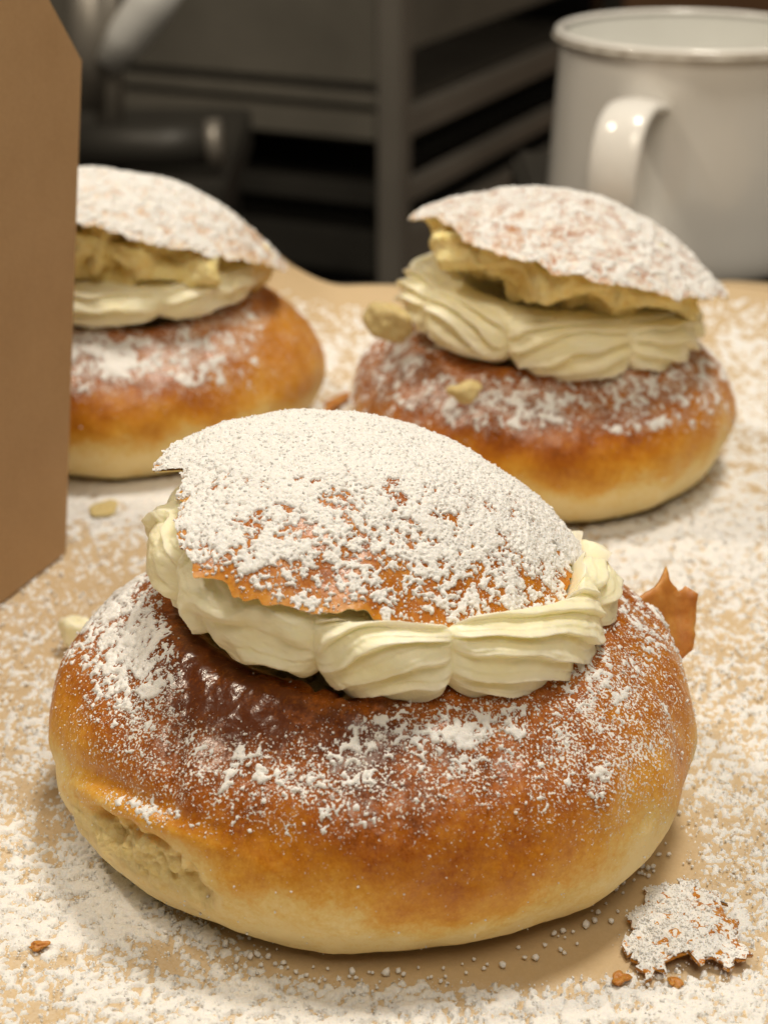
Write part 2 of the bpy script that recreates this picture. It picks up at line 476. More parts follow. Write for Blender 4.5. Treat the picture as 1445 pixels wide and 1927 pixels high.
# bigger lumps that rolled against the foot of the front bun
a = np.radians(RNG.uniform(-215, 25, 190)); rr = 0.0435 + np.abs(RNG.normal(0, 0.0020, 190))
Pl = np.stack([B1[0] + rr * np.cos(a), B1[1] + rr * np.sin(a), 0 * a], -1); rl = 0.0002 + 0.0006 * RNG.beta(1.3, 3, 190)
Pl[:, 2] = rl * 0.7
V3, F3 = grains(Pl, rl)
Vall = np.concatenate([Vg, V2, V3]); Fall = np.concatenate([Fg, F2 + len(Vg), F3 + len(Vg) + len(V2)])
gr = stuff(obj('sugar_grains', np_mesh('sugar_grains', Vall, Fall, smooth=True), SUGAR))
tag(gr, 'loose clumps of powdered sugar scattered round the front bun', 'powdered sugar')

# ------------------------------------------------------------------ buns
def catmull(pts, n):
    p = np.array(pts, float); p = np.vstack([2 * p[0] - p[1], p, 2 * p[-1] - p[-2]])
    out = []
    for i in range(1, len(p) - 2):
        t = np.linspace(0, 1, 24, endpoint=False)[:, None]
        out.append(0.5 * (2 * p[i] + (p[i + 1] - p[i - 1]) * t + (2 * p[i - 1] - 5 * p[i] + 4 * p[i + 1] - p[i + 2]) * t ** 2 + (3 * p[i] - p[i - 1] - 3 * p[i + 1] + p[i + 2]) * t ** 3))
    q = np.vstack(out + [p[-2][None]])
    L = np.concatenate([[0], np.cumsum(np.linalg.norm(np.diff(q, axis=0), axis=1))]); L /= L[-1]
    s = np.linspace(0, 1, n)
    return np.stack([np.interp(s, L, q[:, 0]), np.interp(s, L, q[:, 1])], 1)

PROFILE = [(0.0, 0.8), (22, 0.3), (36, 0.2), (41.5, 1.2), (45.5, 4.3), (48.8, 9.5), (50.2, 15.5), (49.2, 21.5), (46.0, 27.2), (41.0, 31.3), (36.6, 34.5), (33.0, 36.5), (30.3, 36.7), (28.0, 35.8), (26, 33.4), (24, 31), (14, 30.5), (0, 30.5)]

def bun_surface(cfg, ns, nt):
    """world positions (ns,nt,3) of the bun's skin"""
    S = cfg['scale']; B = cfg['base']; seed = cfg['seed']
    pr = catmull(PROFILE, ns) * 0.001 * S
    th = np.linspace(-np.pi, np.pi, nt, endpoint=False)
    dr = np.gradient(pr, axis=0); dr /= np.linalg.norm(dr, axis=1, keepdims=True) + 1e-12
    nr, nz = dr[:, 1], -dr[:, 0]
    r = pr[:, 0][:, None]; z = pr[:, 1][:, None]
    out = 1 + sum(a * np.cos(k * (th - p)) for k, a, p in cfg['outline'])
    wz = 1 + 0 * z
    R = r * (1 + (out[None] - 1) * wz)
    P = np.stack([R * np.cos(th), R * np.sin(th), z + 0 * th], -1)
    N = np.stack([nr[:, None] * np.cos(th), nr[:, None] * np.sin(th), nz[:, None] + 0 * th], -1)
    Q = P + np.array([seed * 0.37, seed * 0.11, seed * 0.23])
    body = sstep(0.0, 0.004, z)                       # leave the foot flat
    d = 0.0016 * fbm(Q, 0.028, 2, seed) + 0.00042 * fbm(Q, 0.008, 2, seed + 3) + 0.00008 * perlin(Q, 0.0014, seed + 5)
    Qs = Q * np.array([1, 1, 0.28])
    d = d + (0.00010 * perlin(Qs, 0.0030, seed + 30) + 0.00005 * perlin(Qs, 0.0014, seed + 31)) * sstep(0.008, 0.02, z)
    inner = sstep(0.0295 * S, 0.0265 * S, r) * (z > 0.02 * S)
    d = d + inner * (0.0012 * fbm(Q, 0.004, 3, seed + 8))
    d = d * body
    Wp = P + B
    if 'shape' in cfg: d = d + cfg['shape'](Wp, Q) * body
    P = P + N * d[..., None]
    P[..., 2] = np.maximum(P[..., 2], 0.0002)
    return P + B, inner + 0 * th, z + 0 * th, r + 0 * th

def powder_noise(Q, seed, k=1.0):
    return 0.22 * perlin(Q, 0.0075 * k, seed + 5) + 0.44 * perlin(Q, 0.0032 * k, seed) + 0.50 * perlin(Q, 0.0015 * k, seed + 1) + 0.52 * perlin(Q, 0.0008 * k, seed + 2) + 0.38 * perlin(Q, 0.00047 * k, seed + 3)
def powder_shell(P, N, dens, seed, amp, k=1.0):
    n = unif(powder_noise(P, seed, k), 0.36)
    d = n - (1 - np.clip(dens, -1, 0.97))
    h = amp * (0.45 * sstep(0, 0.14, d) + 0.55 * np.clip(d, 0, 1)) + 0.00012 * k * perlin(P, 0.0008 * k, seed + 9) + 0.00009 * k * perlin(P, 0.0005 * k, seed + 10)
    h = np.where(d > 0, np.maximum(h, 0.00006), -0.00035)
    return P + N * h[..., None], d

def make_bun(cfg, label):
    B, S = cfg['base'], cfg['scale']; seed = cfg['seed']
    root = empty('cream_bun', B, label, 'cream bun', 'cream buns on the baking paper')
    ns, nt = cfg['res']
    P, inner, z, r = bun_surface(cfg, ns, nt)
    px, py = pix(P)
    Q = P * 1.0 + seed
    zb = z / S + 0.0050 * fbm(Q, 0.016, 3, seed + 20)
    bake = 0.02 + 0.32 * sstep(0.006, 0.0185, zb) + 0.48 * sstep(0.0105, 0.029, zb) + cfg.get('bake_add', 0.0) + cfg['bake'](px, py, P)
    bake = bake * (1 - inner) + 0.22 * inner
    dens = cfg['sugar'](px, py, P) * (z > 0.010 * S) * (1 - inner)
    dust = np.clip(cfg['dust'](px, py, P) + 0.5 * np.clip(dens, 0, 1), 0, 1.2) * sstep(0.004, 0.016, z) * (1 - inner)
    me = np_mesh('bun_base', P - B, grid_faces(ns, nt, True), attrs={'bake': np.clip(bake, 0, 1), 'dust': dust, 'torn': np.clip((cfg['torn'](px, py, P) if 'torn' in cfg else 0 * px) + inner, 0, 1)})
    base = obj('bun_base', me, CRUST, root)
    # sugar lying on the crust
    hs, ht = cfg['hires']
    Ph, inn, zh, rh = bun_surface(cfg, hs, ht)
    Nh = grid_normals(Ph, True)
    pxh, pyh = pix(Ph)
    dens = cfg['sugar'](pxh, pyh, Ph) * (1 - inn) * (zh > 0.012 * S) - 1.2 * (zh <= 0.012 * S)
    dens = dens * (Nh[..., 2] > -0.2)
    Psh, d = powder_shell(Ph, Nh, dens, seed + 60, 0.00055 * cfg['amp'], cfg['clump'])
    Fc = grid_faces(hs, ht, True)
    keep = (d.ravel()[Fc] > 0).any(1)
    V1, F1 = Psh.reshape(-1, 3) - B, Fc[keep]
    sg = stuff(obj('powdered_sugar', np_mesh('bun_sugar', V1, F1), SUGAR, base))
    w = (np.clip(dens, 0, 1) ** 1.2 + 0.05 * dust.mean()).ravel() * (np.linalg.norm(np.roll(Ph, -1, 1) - Ph, axis=-1)).ravel()
    w = np.clip(w, 0, None) * (0.08 + unif(powder_noise(Ph, seed + 60, cfg['clump'] * 1.6), 0.36).ravel() ** 3); w /= w.sum()
    idx = RNG.choice(len(w), cfg['grains'], p=w)
    rad = 0.00006 + 0.00040 * RNG.beta(1.0, 7, len(idx))
    Pg = Ph.reshape(-1, 3)[idx] + Nh.reshape(-1, 3)[idx] * (rad * 0.5)[:, None] + RNG.normal(0, 0.0001, (len(idx), 3)) - B
    v, f = grains(Pg, rad)
    stuff(obj('sugar_grains', np_mesh('bun_sugar_grains', v, f), SUGAR, base))
    make_cream(cfg, root)
    make_lid(cfg, root)
    return root, base

def make_cream(cfg, root):
    c = cfg['cream']; B, S = cfg['base'], cfg['scale']; seed = cfg['seed']
    na, nps, ncore = c.get('res', (960, 210, 12))
    al = np.linspace(-180, 180, na, endpoint=False)          # angle from the front, towards the right
    segs = c['segs']                                         # (start, end, droop mm, bulge mm, ridges, slant)
    drop = np.zeros(na); bul = np.zeros(na); u = np.zeros(na); rid = np.zeros(na); sl = np.zeros(na)
    for (a0, a1, dr, bu, ri, s) in segs:
        m = (al >= a0) & (al < a1)
        uu = (al[m] - a0) / (a1 - a0) * 2 - 1
        u[m] = uu; prof = (1 - np.abs(uu) ** 3.2)
        drop[m] = dr * (1 - np.abs(uu) ** 3.5); bul[m] = bu * 0.6 * prof - 1.1 * np.abs(uu) ** 9; rid[m] = ri; sl[m] = s
    psi = np.radians(np.linspace(95, -115, nps))[:, None]
    A, Bz, rc, zc = c['a'], c['b'], c['rc'], c['zc']
    al2 = np.radians(al)[None]
    Q = np.stack([np.cos(al2) * 0.03 + 0 * psi, np.sin(al2) * 0.03 + 0 * psi, psi * 0.012 + 0 * al2], -1) + seed
    warp = 0.35 * fbm(Q, 0.010, 2, seed + 2)
    v = (np.pi / 2 - psi) / math.radians(205)               # 0 at top .. 1 underneath
    ph = v * rid[None] + sl[None] * u[None] * (0.4 + v) - 0.55 * (u[None] ** 2) + warp
    t = ph - np.floor(ph)
    saw = np.where(t < 0.80, (t / 0.80) ** 1.4, ((1 - t) / 0.20) ** 0.8)
    ph2 = ph * 2.6 + 0.3; t2_ = ph2 - np.floor(ph2); saw = saw + 0.16 * np.where(t2_ < 0.7, t2_ / 0.7, (1 - t2_) / 0.3)
    fade = sstep(0.02, 0.15, v) * sstep(1.02, 0.85, v) * (1 - np.abs(u[None]) ** 8)
    d = bul[None] * sstep(0.05, 0.45, v) + c['ridge'] * (saw - 0.45) * fade + 0.42 * fbm(Q, 0.005, 4, seed + 5) + 0.5 * fbm(Q, 0.02, 2, seed + 6)
    e = 0.62                                                   # squarer than an ellipse
    cs = np.sign(np.cos(psi)) * np.abs(np.cos(psi)) ** e; sn = np.sign(np.sin(psi)) * np.abs(np.sin(psi)) ** 0.85
    rr = rc + (A + d) * cs
    zz = zc + (Bz + 0.5 * d) * sn - drop[None] * sstep(0.45, 0.95, v)
    rr = rr + drop[None] * 0.35 * sstep(0.5, 0.9, v)
    core = np.linspace(0, 0.97, ncore)[:, None]
    rr = np.concatenate([rr[:1] * core, rr], 0); zz = np.concatenate([zz[:1] * core + (zc + Bz) * (1 - core) - c.get('sag', 0) * (1 - core ** 4), zz], 0)
    x = rr * np.sin(al2); y = -rr * np.cos(al2)
    rl, tl = math.radians(c['roll']), math.radians(c['tilt'])
    zz = zz - np.where(x > 0, x * math.tan(math.radians(c.get('roll_right', c['roll']))), x * math.tan(rl)) + y * math.tan(tl) - np.maximum(y, 0) * math.tan(math.radians(c.get('back', 0)))
    P = np.stack([x, y, zz], -1) * 0.001
    P[..., 0] += c.get('dx', 0) * 0.001; P[..., 1] += c.get('dy', 0) * 0.001
    Lc = cfg['lid']; ctr = Lc['centre'] - B
    M3 = np.array(Matrix.Rotation(math.radians(Lc['tilt']), 3, 'X') @ Matrix.Rotation(math.radians(Lc['roll']), 3, 'Y'))
    loc = (P - ctr) @ M3                                       # in the lid's own frame
    rl_ = np.hypot(loc[..., 0], loc[..., 1])
    tb = np.array(Lc['radius'], float)
    Rl = np.interp(np.degrees(np.arctan2(-loc[..., 1], loc[..., 0])) % 360, tb[:, 0], tb[:, 1], period=360) * 0.001
    over = np.clip(loc[..., 2] + c.get('press', 0.0006), 0, None) * sstep(1.0 + c.get('fade', 0.06), 0.97, rl_ / Rl)
    loc[..., 2] -= over
    P = loc @ M3.T + ctr
    f = grid_faces(P.shape[0], na, True)[:, ::-1]
    return obj('whipped_cream', np_mesh('whipped_cream', P, f), CREAM, root)

def make_lid(cfg, root):
    L = cfg['lid']; B = cfg['base']; seed = cfg['seed'] + 40
    tab = np.array(L['radius'], float)
    def lid_surface(nr, nt, jag=True):
        phd = np.linspace(0, 360, nt, endpoint=False)
        R = np.interp(phd, tab[:, 0], tab[:, 1], period=360) * 0.001
        Rs = R.copy(); kz = max(3, int(nt * 0.16)) | 1
        Rs = np.convolve(np.concatenate([Rs[-kz:], Rs, Rs[:kz]]), np.hanning(kz + 2)[1:-1] / np.hanning(kz + 2).sum(), 'same')[kz:-kz]
        ph = np.radians(phd)
        ring = np.stack([np.cos(ph) * 0.033, np.sin(ph) * 0.033, 0 * ph], -1) + seed
        R = R + 0.0009 * perlin(ring, 0.004, seed) + 0.0006 * perlin(ring, 0.0018, seed + 1) + 0.00020 * perlin(ring, 0.0007, seed + 2)
        rho = np.linspace(0.002, 1, nr)[:, None] ** 0.9
        u = rho * R[None] * np.cos(ph)[None]; v = rho * R[None] * np.sin(ph)[None]
        q = np.hypot(u, v) / (0.8 * Rs[None] + 0.2 * L['span'] * 0.001)
        z = L['dome'] * 0.001 * (1 - np.clip(q, 0, 1.3) ** L['pow'])
        Q = np.stack([u, v, 0 * u], -1) + seed
        z = z + 0.0007 * fbm(Q, 0.014, 2, seed + 3) + 0.00018 * fbm(Q, 0.004, 2, seed + 4)
        z = z + L.get('edge_lift', 0.0) * 0.001 * rho ** 10 * perlin(ring, 0.008, seed + 6)[None]
        return u, v, z, rho + 0 * u, Q
    Mx = Matrix.Rotation(math.radians(L['tilt']), 3, 'X') @ Matrix.Rotation(math.radians(L['roll']), 3, 'Y')
    Mx = np.array(Mx)
    C = L['centre']
    def world(u, v, z):
        P = np.stack([u, -v, z], -1)
        return P @ Mx.T + C
    nr, nt = L['res']
    u, v, z, rho, Q = lid_surface(nr, nt)
    P = world(u, v, z); px, py = pix(P)
    bake = 0.72 + 0.10 * (1 - rho) + cfg.get('lid_bake', 0) - 0.16 * sstep(0.93, 1, rho)
    dens = L['sugar'](px, py, rho)
    me = np_mesh('lid', P - B, grid_faces(nr, nt, True)[:, ::-1], attrs={'bake': bake, 'dust': cfg.get('lid_dust', 0.25) + 0.4 * np.clip(dens, 0, 1)})
    lid = obj('lid', me, CRUST, root)
    # underside of soft crumb
    nu, ntu = 160, 560
    u, v, z, rho, Q = lid_surface(nu, ntu)
    th = L['thick'] * 0.001 * (1 - np.clip(rho, 0, 1) ** 2.4) ** 1.25
    ringn = np.stack([np.cos(np.radians(np.linspace(0, 360, ntu, endpoint=False))) * 0.033, np.sin(np.radians(np.linspace(0, 360, ntu, endpoint=False))) * 0.033, np.zeros(ntu)], -1) + seed
    hole = worley(Q + np.array([0, 0, 0.013]), 0.0045, seed) - 0.5
    if L['thick'] > 6:
        edge = 0.96 - 0.22 * unif(fbm(ringn, 0.011, 3, seed + 12) - 0.05, 0.26)[None]
        m = sstep(edge, edge - 0.15, rho + 0.05 * fbm(Q, 0.004, 2, seed + 13))
        low = L['low'] * 0.001 + 0.0035 * fbm(Q, 0.010, 3, seed + 9) + 0.0030 * np.clip(0.55 - worley(Q + np.array([0, 0, 0.013]), 0.0060, seed), -0.2, 0.6)
        zz = (z - 0.0012 * sstep(1.0, 0.93, rho)) * (1 - m) + low * m + 0.0008 * fbm(Q, 0.0025, 2, seed + 15) * sstep(1.0, 0.9, rho)
    else:
        zz = z - th - 0.0006 * sstep(1.0, 0.94, rho) - sstep(1.0, 0.8, rho) * (L['rough'] * 0.001 * (1.3 * fbm(Q, 0.009, 3, seed + 9) - 0.6 * hole + 0.1))
    zz = np.minimum(zz, z - 0.0003 * (rho < 0.999))
    if L['thick'] > 6:
        q3 = np.stack([u, v, zz], -1) + seed
        k3_ = 1 + m * (0.05 * fbm(q3, 0.006, 3, seed + 21) - 0.07 * np.clip(0.5 - worley(q3, 0.0055, seed + 22), -0.1, 0.5)) * sstep(1.0, 0.9, rho)
        u = u * k3_; v = v * k3_
    obj('crumb', np_mesh('lid_crumb', world(u, v, zz) - B, grid_faces(nu, ntu, True)), CRUMB, lid)
    # powdered sugar
    hr, ht = L['hires']
    u, v, z, rho, Q = lid_surface(hr, ht)
    P = world(u, v, z); N = -grid_normals(P, True)
    if N[hr // 3, 0, 2] < 0: N = -N
    px, py = pix(P)
    dens = L['sugar'](px, py, rho)
    Psh, d = powder_shell(P, N, dens, seed + 70, 0.0006 * cfg['amp'], cfg['clump'])
    Fc = grid_faces(hr, ht, True)[:, ::-1]
    keep = (d.ravel()[Fc] > 0).any(1)
    stuff(obj('powdered_sugar', np_mesh('lid_sugar', Psh.reshape(-1, 3) - B, Fc[keep]), SUGAR, lid))
    w = (np.clip(dens, 0.02, 1) * rho).ravel(); w /= w.sum()
    idx = RNG.choice(len(w), L['grains'], p=w)
    rad = 0.00007 + 0.0004 * RNG.beta(1.1, 6, len(idx))
    Pg = Psh.reshape(-1, 3)[idx]; Pg = np.maximum(Pg, P.reshape(-1, 3)[idx]) * 1.0
    Pg = P.reshape(-1, 3)[idx] + N.reshape(-1, 3)[idx] * (np.clip(d.ravel()[idx], 0, 1) ** 0.5 * 0.0005 * cfg['amp'] + rad * 0.4)[:, None] - B
    vv, ff = grains(Pg, rad)
    stuff(obj('sugar_grains', np_mesh('lid_sugar_grains', vv, ff), SUGAR, lid))
    return lid

# --- front bun
def shape1(P, Q):
    px, py = pix(P)
    front = (P[..., 1] < B1[1] + 0.02)
    tear = gs(px, py, 270, 1612, 115, 27, 33) * front
    tear = sstep(0.25, 0.6, tear + 0.25 * fbm(Q, 0.006, 2, 14))
    d = -tear * (0.0012 + 0.0042 * np.clip(0.60 - worley(Q, 0.0070, 3), -0.05, 0.6) + 0.0016 * fbm(Q, 0.0035, 3, 4) + 0.0024 * np.clip(0.5 - worley(Q * np.array([1, 1, 0.7]), 0.0030, 6), -0.1, 0.5) + 0.0006 * perlin(Q, 0.0013, 44))
    d = d + 0.0018 * gs(px, py, 260, 1535, 110, 16, 22) * front - 0.0011 * gs(px, py, 200, 1490, 120, 22, 25) * front
    crack = gs(px, py, 620, 1275, 60, 28, 20) * front
    d = d - crack * (0.0022 + 0.0035 * fbm(Q, 0.005, 3, 8))
    d = d - 0.0009 * gs(px, py, 330, 1420, 14, 90, 8) * front + 0.0008 * gs(px, py, 1140, 1500, 16, 40) * front
    return d
def sugar1(px, py, P):
    c = 0.0 + 0 * px
    for (x, y, sx, sy, a, rot) in [(262, 1238, 75, 75, 0.78, 20), (240, 1120, 60, 50, 0.6, 0), (500, 1440, 150, 70, 0.17, 8), (840, 1365, 140, 34, 0.34, -4),
                                   (690, 1450, 190, 80, 0.15, 0), (1110, 1240, 65, 50, 0.30, 30), (1215, 1160, 36, 60, 0.30, -30), (960, 1470, 160, 60, 0.10, 0),
                                   (1010, 1360, 90, 50, 0.16, 0), (1125, 1470, 13, 26, 0.55, 0), (290, 1530, 60, 14, 0.40, 18), (540, 1500, 100, 50, 0.12, 0), (1230, 1330, 60, 80, 0.12, 0)]:
        c = c + a * gs(px, py, x, y, sx, sy, rot)
    c = c - 0.75 * gs(px, py, 450, 1235, 75, 75, 10) - 0.5 * gs(px, py, 600, 1290, 90, 40) - 0.25 * sstep(1560, 1660, py)
    c = c - 0.5 * gs(px, py, 350, 1150, 60, 40, 30)
    return c
def bake1(px, py, P):
    return 0.24 * gs(px, py, 440, 1215, 110, 90) + 0.12 * gs(px, py, 560, 1370, 220, 70) + 0.12 * gs(px, py, 700, 1480, 60, 110) + 0.18 * gs(px, py, 1130, 1490, 14, 35) \
        - 0.35 * gs(px, py, 250, 1600, 150, 55, 33) - 0.20 * gs(px, py, 1250, 1420, 80, 150) - 0.20 * gs(px, py, 120, 1430, 70, 110) - 0.1 * gs(px, py, 620, 1275, 70, 30)
def dust1(px, py, P):
    return -0.6 * gs(px, py, 455, 1245, 85, 75) + 0.46 * gs(px, py, 800, 1460, 420, 150) + 0.40 * gs(px, py, 260, 1390, 150, 100) + 0.45 * gs(px, py, 1180, 1330, 120, 150) + 0.16
mid = on_y(714, 985, B1[1])
k1 = 1000.0 / 12300.0
CFG1 = dict(base=B1, scale=S1, seed=3, res=(340, 900), hires=(440, 1200), grains=9000, amp=1.0, clump=1.0,
    outline=[(1, 0.006, 2.9), (2, 0.012, 0.3), (3, 0.012, 1.1), (5, 0.006, 0.7)],
    torn=lambda px, py, P: sstep(0.25, 0.75, gs(px, py, 270, 1612, 115, 27, 33) + 0.3 * fbm(P, 0.004, 3, 71)) * (P[..., 1] < B1[1]), shape=shape1, sugar=sugar1, bake=bake1, dust=dust1,
    cream=dict(a=10.2, b=6.6, rc=24.2, zc=44.4, roll=4.5, tilt=0, ridge=1.75, roll_right=9.5, back=10, dx=1.0, fade=0.05,
        segs=[(-180, -140, 0, 0.8, 3, 0.3), (-140, -98, 0.6, 1.2, 4, 0.4), (-98, -62, 0.5, 1.8, 3.2, 0.6), (-62, -17, 1.0, 1.5, 2.4, 0.5), (-17, 16, 1.9, 1.3, 7.5, 1.3), (16, 72, 1.3, 1.4, 8.2, -1.5), (72, 118, 0.6, 1.6, 6.4, -1.0), (118, 150, 0.4, 1.2, 3, 0.3), (150, 180, 0, 0.8, 3, 0.3)]),
    lid=dict(centre=mid, roll=15.8, tilt=2.0, dome=12.2, pow=2.2, span=36.0, thick=2.6, rough=0.5, res=(150, 900), hires=(420, 1500), grains=9000, edge_lift=1.2,
        radius=[(a, r * k1) for a, r in [(0, 420), (5, 416), (8, 358), (14, 366), (28, 384), (50, 374), (66, 376), (80, 390), (98, 396), (114, 440), (132, 462), (144, 436), (158, 400), (170, 372), (174, 378), (179, 425), (184, 420), (200, 412), (230, 405), (270, 400), (310, 412), (340, 420)]],
        sugar=lambda px, py, rho: 0.85 - 0.26 * sstep(1000, 1130, py) + 0.13 * sstep(980, 850, py) - 0.18 * gs(px, py, 690, 1010, 90, 60) - 0.12 * gs(px, py, 470, 1080, 90, 40) - 0.25 * sstep(0.95, 1.0, rho)))
bun1, _ = make_bun(CFG1, 'cream bun with thickly sugared lid and smooth cream swirls, beside the large crust flake')

# --- bun by the mug
def sugar2(px, py, P):
    c = 0.12 + 0 * px
    for (x, y, sx, sy, a, rot) in [(760, 700, 70, 45, 0.33, -10), (1050, 770, 130, 40, 0.36, 5), (900, 740, 80, 40, 0.22, 0), (1240, 700, 70, 60, 0.28, -20), (1330, 700, 30, 60, 0.1, 0)]:
        c = c + a * gs(px, py, x, y, sx, sy, rot)
    return c - 0.55 * sstep(790, 860, py) - 0.4 * gs(px, py, 900, 690, 70, 18)
mid2 = on_y(1076, 478, B2[1] - 0.002)
k2 = 1000.0 / 8050.0
CFG2 = dict(base=B2, scale=S2, lid_dust=1.0, bake_add=-0.05, seed=9, res=(180, 460), hires=(260, 700), grains=3500, amp=1.0, clump=1.45,
    outline=[(1, 0.01, 0.4), (2, 0.014, 1.9), (3, 0.012, 2.1), (5, 0.006, 0.2)],
    sugar=sugar2, bake=lambda px, py, P: 0.10 * gs(px, py, 900, 800, 250, 80) - 0.12 * gs(px, py, 1330, 780, 60, 120), dust=lambda px, py, P: 0.55 - 0.5 * sstep(800, 900, py),
    cream=dict(a=9.5, b=5.4, rc=23.5, zc=39.0, roll=5.0, tilt=0, ridge=2.4, sag=6.0, press=-0.004, dx=2.4, res=(640, 150, 10),
        segs=[(-180, -150, 0, 0.8, 3, 0.3), (-150, -104, 0.3, 1.6, 3, 0.4), (-104, -62, 0.5, 2.4, 6, 1.2), (-62, -22, 0.2, 2.0, 6.5, -1.2), (-22, 28, 1.7, 2.0, 6.4, 1.5), (28, 82, 1.4, 1.8, 6.2, -1.5), (82, 120, 0.4, 1.4, 4, -0.4), (120, 150, 0.4, 1.2, 3, 0.3), (150, 180, 0, 0.8, 3, 0.3)]),
    lid=dict(centre=mid2, roll=14.0, tilt=-8.0, dome=13.5, pow=1.9, span=36.0, thick=24.0, low=-3.5, rough=4.2, res=(100, 500), hires=(260, 800), grains=2500, edge_lift=1.2,
        radius=[(a, r * k2) for a, r in [(0, 292), (15, 285), (40, 290), (70, 286), (100, 300), (130, 300), (150, 262), (168, 262), (174, 300), (180, 300), (195, 290), (240, 285), (300, 285)]],
        sugar=lambda px, py, rho: 0.46 - 0.12 * gs(px, py, 980, 430, 120, 40) - 0.2 * sstep(0.95, 1.0, rho)))
bun2, _ = make_bun(CFG2, 'cream bun in front of the white mug, lid tilted over ruffled cream and torn crumb')

# --- bun by the box
def sugar3(px, py, P):
    c = 0.16 + 0 * px
    for (x, y, sx, sy, a, rot) in [(270, 680, 130, 35, 0.42, -6), (440, 610, 70, 25, 0.25, -10), (160, 660, 40, 40, 0.3, 0)]:
        c = c + a * gs(px, py, x, y, sx, sy, rot)
    return c - 0.5 * sstep(720, 790, py) - 0.4 * sstep(470, 540, px)
mid3 = on_y(252, 436, B3[1] + 0.002)
k3 = 1000.0 / 7700.0
CFG3 = dict(base=B3, scale=S3, lid_dust=1.0, bake_add=-0.07, seed=15, res=(180, 460), hires=(260, 700), grains=3000, amp=1.0, clump=1.6,
    outline=[(1, 0.01, 1.4), (2, 0.014, 0.9), (3, 0.010, 0.1), (5, 0.006, 2.2)],
    sugar=sugar3, bake=lambda px, py, P: 0.08 * gs(px, py, 200, 730, 150, 60) - 0.18 * gs(px, py, 560, 640, 90, 110), dust=lambda px, py, P: 0.6 - 0.45 * sstep(730, 830, py),
    lid_bake=-0.2,
    cream=dict(a=10.0, b=4.2, rc=23.0, zc=39.5, roll=-2.5, tilt=0, ridge=1.5, sag=5.0, press=-0.004, res=(560, 130, 10),
        segs=[(-180, -120, 0, 0.8, 3, 0.1), (-120, -60, 0.3, 1.2, 4, 0.2), (-60, 20, 0.6, 1.0, 4.4, 0.1), (20, 75, 0.4, 1.0, 4.4, -0.2), (75, 130, 0.4, 1.0, 4, -0.1), (130, 180, 0, 0.8, 3, 0.1)]),
    lid=dict(centre=mid3, roll=13.0, tilt=-14.0, dome=13.5, pow=2.2, span=36.0, thick=26.0, low=-8.0, rough=3.0, res=(100, 500), hires=(260, 800), grains=2500, edge_lift=1.2,
        radius=[(a, r * k3) for a, r in [(0, 292), (30, 275), (60, 262), (100, 270), (140, 280), (180, 285), (240, 285), (300, 290)]],
        sugar=lambda px, py, rho: 0.66 - 0.35 * sstep(360, 480, px) - 0.15 * sstep(0.9, 1.0, rho)))
bun3, _ = make_bun(CFG3, 'cream bun partly behind the kraft box, lid raised over a smooth cream band')

# torn soft bread hanging between lid and cream of the two rear buns
def bread_mass(root, B, centre, radii, roll, tilt, seed):
    bm = bmesh.new(); bmesh.ops.create_icosphere(bm, subdivisions=6, radius=1)
    U = np.array([v.co[:] for v in bm.verts]); Fc = np.array([[v.index for v in f.verts] for f in bm.faces]); bm.free()
    Q = U * np.array(radii) + seed
    d = 0.0030 * fbm(Q, 0.011, 3, seed) - 0.0125 * np.clip(0.58 - worley(Q, 0.0115, seed + 3), -0.12, 0.55) - 0.0022 * np.clip(0.5 - worley(Q, 0.0034, seed + 4), -0.1, 0.5) + 0.0005 * perlin(Q, 0.0015, seed + 6)
    V = U * np.array(radii) + U * d[:, None]
    M = np.array(Matrix.Rotation(math.radians(tilt), 3, 'X') @ Matrix.Rotation(math.radians(roll), 3, 'Y'))
    o = obj('crumb', np_mesh('bread_mass', V @ M.T + centre - B, Fc), CRUMB, root)
    return o
bread_mass(bun2, B2, mid2 + np.array([-0.001, -0.002, -0.0005]), (0.0312, 0.0308, 0.0090), 12, -4, 5)
bread_mass(bun3, B3, mid3 + np.array([0.0, -0.002, -0.0015]), (0.0320, 0.0310, 0.0095), 12, -8, 12)

